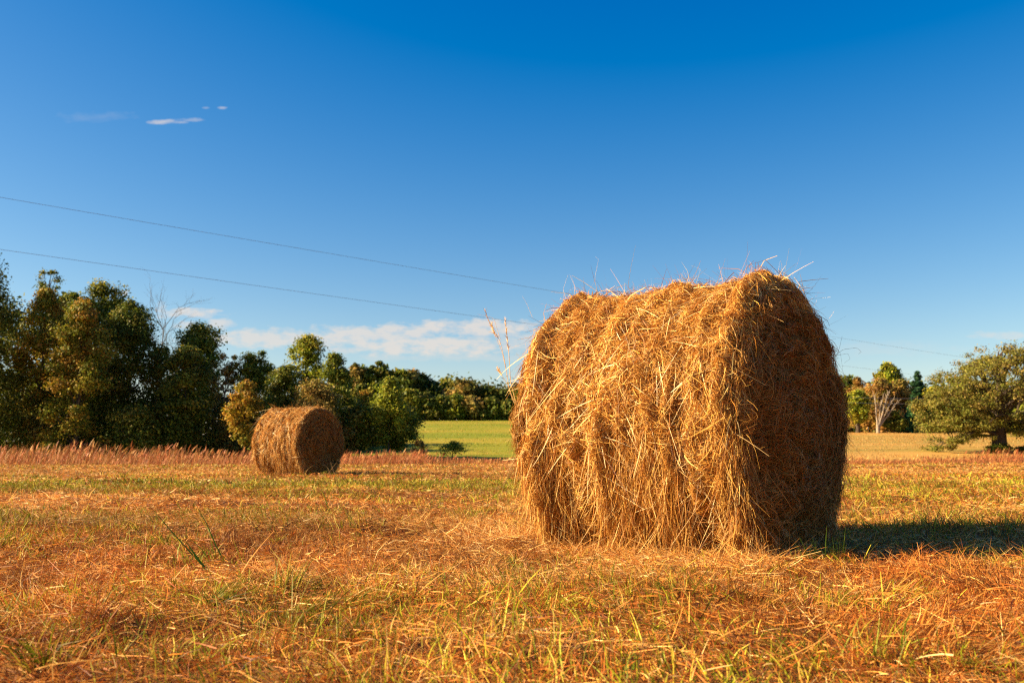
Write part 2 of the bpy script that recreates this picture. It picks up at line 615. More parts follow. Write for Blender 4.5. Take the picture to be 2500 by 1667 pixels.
    ln = r.gamma(2.2, .024, nf).clip(.02, .22)
    c = pick(STRAW, nf, r)
    bg_.add(*strands(P, D, r.normal(0, .35, (nf, 3)), ln, r.uniform(.0011, .0028, nf) * wmul, c * tint, 4, .3, r=r))
    bg_.build('rolled_side', M_HAY, root)

    # ---------- the two end faces
    for s in (1, -1):
        b = Bag()
        nr_, nt_ = 40, 160
        RH, T = np.meshgrid(np.linspace(0.002, R * .985, nr_), np.arange(nt_) * 2 * math.pi / nt_, indexing='ij')
        Vb = end(RH, T, s, -.03).reshape(-1, 3)
        f = quads(nr_, nt_, True)
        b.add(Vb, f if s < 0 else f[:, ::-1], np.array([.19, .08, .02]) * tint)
        m_ = ne if s > 0 else ne // 2
        nk = m_ // 12
        kr = R * np.sqrt(r.random(nk)) * 1.0
        kt = r.uniform(0, 2 * math.pi, nk)
        ka = r.normal(0, .4, nk) + (r.random(nk) < .2) * r.normal(0, 1.2, nk)
        kc = r.integers(0, len(BROWN), nk)
        ko = r.uniform(-.045, .03, nk) if extras else r.uniform(-.025, .015, nk)
        kb = r.normal(0, .4, nk)
        idx = np.repeat(np.arange(nk), 12)
        n = len(idx)
        rho = (kr[idx] + r.normal(0, .015, n)).clip(0.01, R * .99)
        th = kt[idx] + r.normal(0, .03, n) / np.maximum(rho, .05)
        a = ka[idx] + r.normal(0, .35, n)
        short = r.random(n) < .35
        a = np.where(short, r.uniform(-math.pi, math.pi, n), a)
        ln = np.minimum(r.gamma(4, .024, n).clip(.03, .3), rho * 1.8 + .03)
        rr_ = rho[:, None] + np.sin(a)[:, None] * t * ln[:, None] + (kb[idx])[:, None] * .3 * t ** 2 * ln[:, None]
        rr_ = np.clip(rr_, 0.004, R * 1.0)
        tt = th[:, None] + np.cos(a)[:, None] * t * ln[:, None] / np.maximum(rho, .06)[:, None]
        lift = (r.random(n) < .12) * r.uniform(.2, .8, n)
        of = (ko[idx] + r.normal(0, .008, n))[:, None] + lift[:, None] * (t + .5)[None, :] ** 1.5 * ln[:, None] * .5
        pts = end(rr_, tt, s, of)
        # gravity: stems on the end droop
        pts[..., 2] = np.maximum(pts[..., 2] - ((t + .5) ** 2)[None, :] * ln[:, None] * .35, .004)
        Tn = unit(pts[:, -1] - pts[:, 0])
        S = unit(np.cross(Tn, r.normal(size=(n, 3))))
        w = r.uniform(.0014, .0034, n) * wmul
        hw = w[:, None, None] * .5 * np.array([1, 1, .95, .8, .45])[None, :, None]
        V = np.stack([pts - S[:, None] * hw, pts + S[:, None] * hw], 2).reshape(-1, 3)
        b0 = (np.arange(n) * (nseg + 1) * 2)[:, None] + (np.arange(nseg) * 2)[None, :]
        F = np.stack([b0, b0 + 1, b0 + 3, b0 + 2], -1).reshape(-1, 4)
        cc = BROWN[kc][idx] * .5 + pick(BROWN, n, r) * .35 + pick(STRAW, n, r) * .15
        b.add(V, F, np.repeat(cc * tint * .82, (nseg + 1) * 2, axis=0))  # redder hay of the ends, with some of their shade put into the colour
        # rim tufts hanging over the end
        nf = m_ // 10
        tf = r.uniform(R_(-60), R_(240), nf)
        P = side(np.full(nf, s * (L / 2 - .03)) + r.normal(0, .02, nf), tf, r.uniform(-.02, .025, nf))
        D = unit(np.stack([s * np.abs(r.normal(.35, .3, nf)), -np.cos(tf) * .1 + r.normal(0, .3, nf), -np.abs(r.normal(.5, .5, nf))], -1))
        Bv = np.stack([-s * r.uniform(.1, .5, nf), r.normal(0, .2, nf), -r.uniform(.2, .9, nf)], -1)
        ln = np.minimum(r.gamma(2.5, .026, nf).clip(.02, .26), np.maximum(P[:, 2] * .7, .02))
        b.add(*strands(P, D, Bv, ln, r.uniform(.0014, .0032, nf) * wmul, pick(STRAW, nf, r) * tint, 4, .3, r=r))
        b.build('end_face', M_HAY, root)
    return root, side


A_BIG = R_(52.7)
# local +X must point to the camera-right end: direction (sin a, -cos a)
def bale_rot(a):
    return -(math.pi / 2 - a)


bx, by = 1.000, 5.805
BASE = -0.035
big, big_side = hay_bale((bx, by, BASE - .01), bale_rot(A_BIG), .75, 1.322,
                         'large golden round hay bale standing close in the right foreground', 3, 210000, 80000, 1.15)
small, _ = hay_bale((-4.63, 21.68, -.06), bale_rot(R_(58.6)), .737, 1.28,
                    'small distant round hay bale in front of the dark woods', 8, 90000, 36000, 1.5, .98, False)


def big_local(p):
    """world point -> local frame of the big bale"""
    a = bale_rot(A_BIG)
    d = np.asarray(p, float) - np.array([bx, by, BASE - .01])
    return np.stack([d[..., 0] * math.cos(a) + d[..., 1] * math.sin(a), -d[..., 0] * math.sin(a) + d[..., 1] * math.cos(a), d[..., 2]], -1)


def seed_stalk(px_pts, Y, w, col, head=True, parent=big, name='seed_stalk'):
    r = np.random.default_rng(int(px_pts[0][0] * 7 + px_pts[0][1]))
    P = np.array([at(px, py, Y) for px, py in px_pts])
    tt = np.linspace(0, len(P) - 1, 14)
    Q = np.stack([np.interp(tt, np.arange(len(P)), P[:, k]) for k in range(3)], -1)
    Q[:, 1] += np.linspace(0, .04, 14)
    Q = big_local(Q)
    b = Bag()
    V, F = tube(Q, np.linspace(w, w * .45, len(Q)), 5)
    b.add(V, F, np.array(col))
    if head:
        n = 60
        k = r.uniform(.5, 1, n) ** .8 * (len(Q) - 1)
        base = np.stack([np.interp(k, np.arange(len(Q)), Q[:, c]) for c in range(3)], -1)
        D = unit(unit(Q[-1] - Q[-4]) * .9 + r.normal(0, .25, (n, 3)))
        b.add(*strands(base, D, r.normal(0, .1, (n, 3)), r.uniform(.012, .035, n), r.uniform(.002, .005, n), np.array(col) * 1.1, 2, .2, r=r))
    return b.build(name, M_HAY, parent)


SC = (.66, .42, .17)
# stalks standing from the far left shoulder of the big bale
seed_stalk([(1268, 1010), (1245, 960), (1232, 880), (1222, 835), (1196, 790), (1184, 757)], 6.25, .0022, SC)
seed_stalk([(1262, 990), (1246, 930), (1243, 870), (1238, 820), (1233, 780)], 6.2, .0026, SC)
seed_stalk([(1258, 985), (1240, 940), (1222, 910), (1216, 900)], 6.2, .0016, SC)
seed_stalk([(1236, 905), (1226, 860), (1206, 812), (1200, 790)], 6.22, .0014, SC)
seed_stalk([(1222, 830), (1205, 775), (1165, 765)], 6.2, .0011, SC, False, name='loose_stem')
seed_stalk([(1300, 775), (1286, 740), (1275, 720)], 6.2, .0009, SC, False, name='loose_stem')
for pts_, w_ in (([(1468, 718), (1430, 690), (1398, 670)], .0018), ([(1460, 722), (1452, 680), (1462, 632), (1455, 624)], .0007),
                 ([(1475, 722), (1500, 706), (1530, 690)], .0013), ([(1400, 735), (1404, 700), (1392, 668)], .0010), ([(1385, 740), (1375, 705), (1388, 668)], .0009),
                 ([(1420, 730), (1380, 715), (1345, 710)], .0014)):
    seed_stalk(pts_, 6.0, w_, (.72, .52, .25), False, name='loose_stem')
for pts_, w_ in (([(1686, 700), (1680, 660), (1667, 637)], .0010), ([(1700, 692), (1712, 655), (1690, 645)], .0006)):
    seed_stalk(pts_, 5.6, w_, (.70, .55, .25), False, name='loose_stem')
for pts_, w_ in (([(1905, 672), (1912, 648), (1910, 632)], .0010), ([(1915, 668), (1935, 650), (1950, 640)], .0008), ([(1950, 688), (1985, 682), (2028, 677)], .0018),
                 ([(1950, 690), (1965, 700), (1990, 702)], .0012), ([(2035, 880), (2052, 850), (2062, 818)], .0010), ([(2035, 872), (2060, 852), (2095, 848), (2108, 858), (2102, 862)], .0009),
                 ([(2040, 868), (2072, 862), (2080, 874), (2068, 884)], .0007), ([(2042, 850), (2054, 862), (2062, 905), (2066, 920)], .0006)):
    seed_stalk(pts_, 5.35, w_, (.40, .25, .10), False, name='loose_stem')
# bent stems fallen across the front foot of the bale
for pts_, w_ in (([(1690, 1370), (1730, 1310), (1800, 1225)], .0026), ([(1775, 1235), (1830, 1290), (1890, 1365)], .0026), ([(1640, 1330), (1690, 1260), (1740, 1200)], .0018),
                 ([(1400, 1350), (1440, 1290), (1490, 1225)], .0018), ([(1530, 1200), (1535, 1270), (1548, 1320)], .0020), ([(1810, 1180), (1850, 1260), (1905, 1330)], .0018)):
    seed_stalk(pts_, 4.93 if pts_[0][0] > 1600 else 5.4, w_, (.70, .44, .17), False, name='loose_stem')
# two thick blades caught high on the left of the rolled side
for pts_, w_ in (([(1346, 830), (1362, 868), (1378, 890)], .0075), ([(1362, 846), (1380, 880), (1390, 895)], .0055)):
    seed_stalk(pts_, 5.72, w_, (.85, .66, .33), False, name='pale_blade')

# ------------------------------------------------------------------ grass of the mown field
RED = np.array([[.50, .16, .024], [.34, .09, .013], [.56, .215, .034], [.62, .29, .055], [.16, .047, .01], [.42, .12, .018], [.24, .066, .012]])
STR = np.array([[.76, .44, .12], [.66, .33, .075], [.82, .55, .21], [.52, .22, .042], [.60, .27, .055]])
GRN = np.array([[.22, .24, .012], [.30, .30, .015], [.11, .15, .01], [.42, .36, .03], [.52, .40, .05]])


def cover(x, y):
    """weights green, red, straw of the field at a place"""
    g = sstep(.50, .66, fbm2(x * .55 + 3, y * .8, 41, 4)) * .6
    g = np.maximum(g, sstep(.57, .70, fbm2(x * 2.6, y * 2.6, 42, 3)) * .8)
    g = np.maximum(g, 1.1 * sstep(12.2, 13.4, y) * (1 - sstep(16.0, 19.5, y)) * (1 - sstep(.2, 1.5, x)) * (.35 + fbm2(x * .4, y * .5, 43)))
    g = np.maximum(g, .62 * sstep(6.8, 8.5, y) * (1 - sstep(14, 22, y)) * sstep(1.8, 2.8, x) * (.3 + fbm2(x * .9, y * .6, 44)))
    s = sstep(.47, .62, fbm2(x * .45, y * 1.5, 51, 4)) * .8

    def blob(cx, cy, rx, ry, a=1.0):
        return a * np.exp(-((x - cx) / rx) ** 2 - ((y - cy) / ry) ** 2)
    s = np.maximum(s, blob(-1.35, 6.3, 1.0, .22))
    s = np.maximum(s, blob(-3.2, 9.6, 2.4, .25))
    s = np.maximum(s, blob(-.1, 5.5, .7, .5))
    s = np.maximum(s, blob(.35, 4.7, 1.1, .3))
    s = np.maximum(s, blob(3.2, 15.5, 1.8, .6))
    s = np.maximum(s, .8 * sstep(19, 24, y) * (.4 + .8 * fbm2(x * .15, y * .25, 55)))
    g = g * (1 - .75 * np.clip(s, 0, 1))
    g = g * (1 - .85 * blob(2.2, 4.0, 1.7, 1.1))
    g = g * (.75 + .25 * sstep(3.2, 5.5, y))
    return np.clip(g, 0, 1), np.clip(s, 0, 1)


def inside_bale(x, y, grow=0.0):
    p = big_local(np.stack([x, y, 0 * x], -1))
    return (np.abs(p[:, 0]) < .64 + grow) & (np.abs(p[:, 1]) < .30 + grow)


def field_pts(y0, y1, n, wide=.62, r=rng):
    # uniform per area inside a widened view wedge
    y = np.sqrt(r.uniform(y0 ** 2, y1 ** 2, n))
    x = r.uniform(-1, 1, n) * (wide * y + 1.2)
    return x, y


def turf(y0, y1, dens, wm, lm, bag, lay=.62, nseg=2):
    area = .62 * (y1 ** 2 - y0 ** 2) + 2.4 * (y1 - y0)
    n = int(area * dens)
    x, y = field_pts(y0, y1, n)
    g, s = cover(x, y)
    k = rng.random(n)
    isg = k < g * np.where(y > 11, .62, .42)
    iss = (~isg) & (rng.random(n) < .14 + .66 * s)
    isr = ~isg & ~iss
    z = terrain(x, y)
    laid = (rng.random(n) < lay) & ~isg | (iss & (rng.random(n) < .6))
    lean = noise2(x * 1.5, y * 1.5, 61) * 6.28
    ldx, ldy = np.cos(lean) * .5, np.sin(lean) * .5
    D = np.stack([rng.normal(0, .45, n) + ldx, rng.normal(0, .45, n) + ldy, np.where(laid, np.abs(rng.normal(.12, .18, n)), rng.uniform(.8, 2.0, n))], -1)
    lay_dir = np.stack([rng.normal(0, 1, n), rng.normal(0, .8, n), np.abs(rng.normal(.05, .22, n))], -1)
    D = unit(np.where(laid[:, None], lay_dir, D))
    tall = .4 + 1.2 * fbm2(x * 1.8, y * 1.8, 63, 3)
    L = np.where(laid, rng.gamma(3, .018, n).clip(.02, .16), rng.gamma(4, .0115, n).clip(.015, .12) * tall) * lm
    L = np.where(isg, rng.gamma(5, .013, n).clip(.02, .16) * tall * lm, L)
    L = np.where(y > 16, L * .8, L)
    L = L * (1 - .45 * np.exp(-((x - .9) / 1.3) ** 2 - ((y - 5.0) / .6) ** 2))
    P = np.stack([x, y, z + np.where(laid, rng.gamma(1.5, .012, n).clip(0, .06), -.005)], -1)
    Bv = np.stack([rng.normal(0, .22, n), rng.normal(0, .22, n), np.where(laid, rng.normal(-.08, .15, n), -.15)], -1)
    W = np.where(isg, rng.uniform(.0024, .0062, n), rng.gamma(4, .0006, n).clip(.0011, .0046)) * wm
    c = np.where(isg[:, None], pick(GRN, n, rng), np.where(iss[:, None], pick(STR, n, rng), pick(RED, n, rng)))
    # patch-wise drift of the dead colours
    dr = fbm2(x * .7, y * .7, 71, 3)[:, None]
    c = c * (0.42 + 1.12 * dr)
    ok = ~inside_bale(x, y)
    bag.add(*strands(P[ok], D[ok], Bv[ok], L[ok], W[ok], c[ok], nseg, .3))


def tussocks(y0, y1, dens, wm, bag, per=46):
    area = .62 * (y1 ** 2 - y0 ** 2) + 2.4 * (y1 - y0)
    nt = int(area * dens)
    x, y = field_pts(y0, y1, nt)
    g, s = cover(x, y)
    isg = rng.random(nt) < g * .6 + .05
    iss = ~isg & (rng.random(nt) < .3 + .4 * s)
    cl_ = fbm2(x * 1.4, y * 1.9, 88, 3)
    size = rng.gamma(4, .25, nt).clip(.3, 2.2) * (.35 + 1.5 * sstep(.38, .66, cl_)) * np.where(isg, .62, 1.0)
    idx = np.repeat(np.arange(nt), per)
    n = len(idx)
    a = rng.uniform(0, 6.283, n)
    lean = rng.uniform(0, 6.283, nt)
    rr = np.abs(rng.normal(0, .022, n)) * size[idx]
    px, py = x[idx] + np.cos(a) * rr, y[idx] + np.sin(a) * rr
    sp_ = np.abs(rng.normal(.25, .25, n))
    D = unit(np.stack([np.cos(a) * sp_ + np.cos(lean[idx]) * .45, np.sin(a) * sp_ + np.sin(lean[idx]) * .45, np.ones(n)], -1))
    L = rng.uniform(.03, .10, n) * size[idx] ** .8 * np.where(isg[idx], 1.2, .85)
    Bv = np.stack([D[:, 0] * .5, D[:, 1] * .5, -.35 * np.ones(n)], -1) + rng.normal(0, .1, (n, 3))
    W = np.where(isg[idx], rng.uniform(.002, .0055, n), rng.uniform(.0014, .0034, n)) * wm
    tone = (rng.uniform(.5, 1.25, nt) * (1.15 - .45 * sstep(.45, .7, cl_)))[idx][:, None]
    c = np.where(isg[idx][:, None], pick(GRN, n, rng), np.where(iss[idx][:, None], pick(STR, n, rng), pick(RED, n, rng))) * tone
    ok = ~inside_bale(px, py, .03)
    P = np.stack([px, py, terrain(px, py) - .006], -1)
    bag.add(*strands(P[ok], D[ok], Bv[ok], L[ok], W[ok], c[ok], 3, .15))


gb = Bag()
turf(1.5, 4.5, 9800, .95, .95, gb, .42, nseg=3)
turf(4.5, 8.0, 5600, 1.2, 1.0, gb, .45)
turf(8.0, 15.0, 1700, 2.0, .9, gb, .75)
turf(15.0, 28.0, 460, 3.8, 1.0, gb, .75)
turf(28.0, 46.0, 130, 7.0, 1.2, gb, .7)
tussocks(1.5, 5.0, 42, 1.0, gb, 60)
tussocks(5.0, 9.0, 15, 1.3, gb)
tussocks(9.0, 20.0, 4, 2.4, gb, 30)
tussocks(20.0, 42.0, 1.0, 5, gb, 24)
go = gb.build('mown_grass', M_GRASS)
go['kind'] = 'stuff'
go['label'] = 'cut reddish brown and straw coloured grass with green tufts over the field'
go['category'] = 'grass'

# hay litter heaped round the feet of the bale
lb = Bag()
n = 26000
uu = rng.uniform(-.95, .80, n)
vv = rng.gamma(1.6, .13, n)
left = rng.random(n) < .3
lx = np.where(left, -.68 - rng.gamma(2, .12, n), uu)
ly = np.where(left, rng.uniform(-.75, .3, n), -.34 - vv)
a = bale_rot(A_BIG)
wx = bx + lx * math.cos(a) - ly * math.sin(a)
wy = by + lx * math.sin(a) + ly * math.cos(a)
hgt = .05 * np.exp(-vv * 5) * (.4 + fbm2(wx * 5, wy * 5, 91))
hgt = np.where(left, .10 * np.exp(-((lx + .72) / .22) ** 2), hgt)
P = np.stack([wx, wy, terrain(wx, wy) + hgt * rng.random(n)], -1)
D = unit(np.stack([rng.normal(0, 1, n), rng.normal(0, 1, n), np.abs(rng.normal(.1, .25, n))], -1))
lb.add(*strands(P, D, rng.normal(0, .25, (n, 3)) * np.array([1, 1, .4]), rng.gamma(3, .032, n).clip(.03, .3), rng.uniform(.0013, .003, n), pick(STR, n, rng), 3, .4))
lo = lb.build('loose_hay', M_HAY)
lo['kind'] = 'stuff'
lo['label'] = 'loose straw fallen on the grass round the foot of the large bale'
lo['category'] = 'hay'

# ---- tall reddish grass along the far edge of the mown field
tb = Bag()
PINK = np.array([[.46, .14, .05], [.50, .18, .065], [.34, .10, .036], [.58, .30, .09], [.46, .21, .06]])
for (x0, x1, y0, y1, nn, hh) in ((-33, -8.5, 38.5, 43.5, 15000, .70), (-8.5, -3.6, 39, 43, 5500, .44), (-3.6, 12, 39.5, 42.5, 7000, .34), (12, 22, 40, 44, 6000, .30), (21, 34, 41.5, 47, 12000, .62)):
    x = rng.uniform(x0, x1, nn)
    y = rng.uniform(y0, y1, nn)
    hn = hh * (.2 + 1.2 * fbm2(x * .5, y * .5, 81, 3)) * rng.uniform(.25, 1.15, nn) ** 1.8
    P = np.stack([x, y, terrain(x, y) - .02], -1)
    D = unit(np.stack([rng.normal(.16, .15, nn), rng.normal(0, .15, nn), np.ones(nn)], -1))
    Bv = np.stack([rng.normal(.12, .1, nn), rng.normal(0, .1, nn), -.05 * np.ones(nn)], -1)
    c = pick(PINK, nn, rng)
    tb.add(*strands(P, D, Bv, hn, rng.uniform(.008, .018, nn), c, 3, .25, S=np.stack([np.ones(nn), rng.normal(0, .5, nn), np.zeros(nn)], -1)))
    # feathery heads
    m = nn // 5
    k = rng.integers(0, nn, m)
    top = P[k] + (D[k] * .8 + Bv[k] * .64) * hn[k][:, None]
    tb.add(*strands(top, unit(D[k] + Bv[k]), Bv[k], hn[k] * .32, rng.uniform(.03, .055, m), pick(PINK, m, rng) * 1.15, 3, .2, S=np.stack([np.ones(m), rng.normal(0, .6, m), np.zeros(m)], -1)))
to = tb.build('tall_dry_grass', M_GRASS)
to['kind'] = 'stuff'
to['label'] = 'strip of tall reddish dry grass along the far edge of the field'
to['category'] = 'grass'


# ---- short growth standing on the two far fields
for nm, lab, x0, x1, y0, y1, cnt, pal_ in (('golden_stubble', 'short golden stubble and dry tufts over the right hand slope', 12, 66, 46, 100, 60000, STR * .62), ('meadow_grass', 'short green growth over the far meadow', -26, 22, 44, 132, 60000, np.array([[.14, .22, .012], [.20, .26, .015], [.30, .28, .03], [.42, .26, .05]]))):
    x, y = rng.uniform(x0, x1, cnt), rng.uniform(y0, y1, cnt)
    band = np.sin(y * .9 + x * .12 + 3 * fbm2(x * .05, y * .05, 33)) > -.1
    k = (rng.random(cnt) < np.where(band, 1, .45)) & (fbm2(x * .2, y * .35, 34) > .40)
    if nm == 'meadow_grass':
        k &= (x / y > -.15) & (x / y < .22)
    else:
        k &= x / y > .27
    x, y = x[k], y[k]
    n_ = len(x)
    b = Bag()
    b.add(*strands(np.stack([x, y, terrain(x, y) - .02], -1), unit(np.stack([rng.normal(.1, .5, n_), rng.normal(0, .3, n_), np.ones(n_)], -1)), rng.normal(0, .2, (n_, 3)),
                   rng.uniform(.04, .12, n_), rng.uniform(.02, .05, n_), pick(pal_, n_, rng, .12), 1, .3))
    o = b.build(nm, M_GRASS)
    o['kind'] = 'stuff'
    o['label'] = lab
    o['category'] = 'grass'


# ---- single green stalks and tufts in the mown grass
def green_plant(label, blades, Y, name='grass_stalk', cat='grass stalk'):
    b0 = at(blades[0][0][0][0], blades[0][0][0][1], Y)
    b0[2] = float(terrain(b0[0], b0[1]))
    root = empty(name, tuple(b0), label, cat)
    for pts_, w_, col in blades:
        P = np.array([at(px, py, Y) for px, py in pts_]) - b0
        P[:, 2] -= P[0, 2] + .01
        tt = np.linspace(0, len(P) - 1, 12)
        Q = np.stack([np.interp(tt, np.arange(len(P)), P[:, k]) for k in range(3)], -1)
        f = np.linspace(0, 1, 12)
        hw = w_ * .5 * (1 - f ** 2 * .9)
        S = np.array([.8, .55, .2])
        nrm = np.array([-.5, .6, .1])
        V = np.concatenate([Q - S * hw[:, None], Q + nrm * hw[:, None] * .35, Q + S * hw[:, None]])
        i = np.arange(11)
        F = np.concatenate([np.stack([i, i + 1, i + 13, i + 12], -1), np.stack([i + 12, i + 13, i + 25, i + 24], -1)])
        link('blade', make_mesh('blade', V, F, None, np.broadcast_to(np.array(col), V.shape)), M_GRASS, root)
    return root


G1, G2, G3 = (.10, .20, .015), (.18, .30, .02), (.06, .12, .015)
green_plant('tall dark green grass stalk leaning far left out of the mown grass', [([(530, 1408), (470, 1345), (420, 1290), (366, 1226)], .008, G3), ([(530, 1408), (490, 1365), (452, 1310)], .014, G1), ([(532, 1408), (500, 1380), (462, 1330)], .010, G2)], 4.15)
green_plant('thin upright green stalk with a bent side leaf right of the leaning stalk', [([(556, 1372), (530, 1325), (503, 1262), (466, 1198)], .0075, G3), ([(520, 1300), (500, 1262), (465, 1227)], .006, G1)], 4.9)
green_plant('short dark green grass stalk left of the two long stalks', [([(228, 1378), (222, 1345), (210, 1315)], .008, G1), ([(226, 1378), (215, 1355), (205, 1340)], .006, G2)], 4.55)
green_plant('lone green blade standing in the pale green band below the small bale', [([(805, 1240), (795, 1205), (782, 1172)], .010, G1)], 8.9)
green_plant('thin dry weed stalks in front of the small bale', [([(795, 1163), (812, 1140), (822, 1126)], .012, (.6, .4, .15)), ([(810, 1163), (800, 1140), (789, 1132)], .010, (.55, .35, .12)), ([(818, 1160), (812, 1138), (806, 1122)], .010, (.6, .42, .18)), ([(742, 1158), (750, 1140), (764, 1129)], .012, (.6, .4, .15))], 20.0, 'dry_weed', 'weed')
r2 = np.random.default_rng(77)
tuft = []
for k in range(46):
    cx = r2.uniform(1962, 2062)
    by_ = 1372 - (cx - 1962) * .08 + r2.uniform(-6, 6)
    hgt_ = r2.uniform(36, 80) * (1.5 if k % 13 == 0 else 1)
    ln_ = r2.normal(0, 16)
    tuft.append(([(cx, by_), (cx + ln_ * .4, by_ - hgt_ * .6), (cx + ln_, by_ - hgt_)], r2.uniform(.004, .008), [G1, G2, (.20, .34, .04)][k % 3]))
green_plant('bright green grass tuft at the right foot of the large bale', tuft, 4.80, 'grass_tuft', 'grass tuft')
tuft = []
for k in range(34):
    cx = r2.uniform(2380, 2500)
    by_ = 1352 + r2.uniform(-6, 6)
    hgt_ = r2.uniform(20, 58)
    ln_ = r2.normal(0, 12)
    tuft.append(([(cx, by_), (cx + ln_ * .4, by_ - hgt_ * .6), (cx + ln_, by_ - hgt_)], r2.uniform(.003, .006), [G1, G2, (.20, .34, .04)][k % 3]))
green_plant('row of thin green blades along the shadow at the right edge', tuft, 5.2, 'grass_tuft', 'grass tuft')

# ------------------------------------------------------------------ trees
PAL = {
    'green': [(.10, .13, .01), (.16, .18, .014), (.24, .21, .02), (.06, .09, .01)],
    'dark': [(.05, .075, .009), (.08, .105, .01), (.13, .145, .014), (.18, .15, .02)],
    'autumn': [(.30, .16, .02), (.22, .19, .02), (.16, .17, .015), (.12, .14, .012), (.38, .24, .025)],
    'gold': [(.38, .24, .02), (.26, .20, .02), (.16, .16, .015), (.34, .17, .02)],
    'olive': [(.20, .16, .025), (.24, .17, .035), (.11, .11, .018), (.28, .17, .04)],
    'bright': [(.23, .25, .015), (.17, .20, .013), (.34, .28, .025), (.12, .15, .012)],
    'pine': [(.014, .045, .018), (.02, .06, .022), (.03, .07, .02)],
    'spruce': [(.03, .10, .035), (.04, .13, .04), (.02, .07, .025)],
    'brown': [(.25, .13, .03), (.30, .16, .035), (.16, .12, .02), (.20, .14, .028)],
    'oak': [(.15, .145, .022), (.12, .125, .016), (.19, .16, .028), (.09, .10, .012), (.20, .14, .03)],
}


def leaves(C, Rc, stretch, per, size, pal, r, jitter=.5, tones=None):
    """leaf faces scattered through clumps; C centres, Rc radii"""
    nc = len(C)
    idx = np.repeat(np.arange(nc), per)
    n = len(idx)
    d = unit(r.normal(size=(n, 3)))
    q = np.abs(r.normal(.62, .33, n)).clip(0, 1.15)
    off = d * q[:, None] * 1.25 * Rc[idx][:, None] * np.array(stretch)
    P = C[idx] + off
    nm = unit(d * .7 + np.array([-.15, 0, .45]) + r.normal(0, .55, (n, 3)))
    t1 = unit(np.cross(nm, r.normal(size=(n, 3))))
    t2 = np.cross(nm, t1)
    s = size * (.45 + 1.1 * r.random(n)[:, None] ** 1.4)
    V = np.stack([P - t1 * s * .55, P - t2 * s * .33 + t1 * s * .05, P + t1 * s * .55, P + t2 * s * .33 + t1 * s * .05], 1).reshape(-1, 3)
    F = (np.arange(n) * 4)[:, None] + np.arange(4)[None, :]
    pal = np.array(pal)
    main = r.integers(0, len(pal), nc)
    use = np.where(r.random(n) < .55, main[idx], r.integers(0, len(pal), n))
    c = pal[use] * (1 + r.normal(0, .22, (n, 1))).clip(.5, 1.6)
    if tones is not None:
        c = c * tones[idx][:, None] * 1.25
    return V, F, np.repeat(c, 4, axis=0)


def limb(b, p0, p1, r0, r1, r, wig=.06, n=6, up=.12):
    L = np.linalg.norm(p1 - p0)
    t = np.linspace(0, 1, n)
    P = p0 + (p1 - p0) * t[:, None]
    w = np.cumsum(r.normal(0, wig * L / n, (n, 3)), axis=0)
    P = P + (w - w[-1] * t[:, None])
    P[:, 2] += np.sin(t * math.pi) * up * L
    V, F = tube(P, r0 + (r1 - r0) * t, 6)
    b.add(V, F, np.array([.1, .1, .1]))
    return P


def twigs(b, p, d, L, rad, depth, r, spread=.5):
    n = 5
    t = np.linspace(0, 1, n)
    e = p + d * L + r.normal(0, .06 * L, 3)
    P = limb(b, p, e, rad, rad * .55, r, .10, n, .03)
    if depth == 0:
        return
    for k in range(r.integers(2, 5)):
        q = P[r.integers(1, n)]
        nd = unit(d + r.normal(0, spread, 3) + np.array([0, 0, .15]))
        twigs(b, q, nd, L * r.uniform(.5, .8), rad * .5, depth - 1, r, spread)


PROF = {
    'round': lambda t: np.sqrt(np.clip(1 - (2 * t - 1) ** 2, 0, 1)) * .95 + .05,
    'egg': lambda t: np.clip(1 - np.abs((t - .5) / .56) ** 2.8, .03, 1) ** .55,
    'tall': lambda t: np.clip(1 - np.abs((t - .42) / .62) ** 4.2, .05, 1) ** .55,
    'cone': lambda t: np.clip((1 - t) ** .75, .06, 1),
    'dome': lambda t: np.clip(1 - t ** 3.6, .02, 1) ** .55,
}


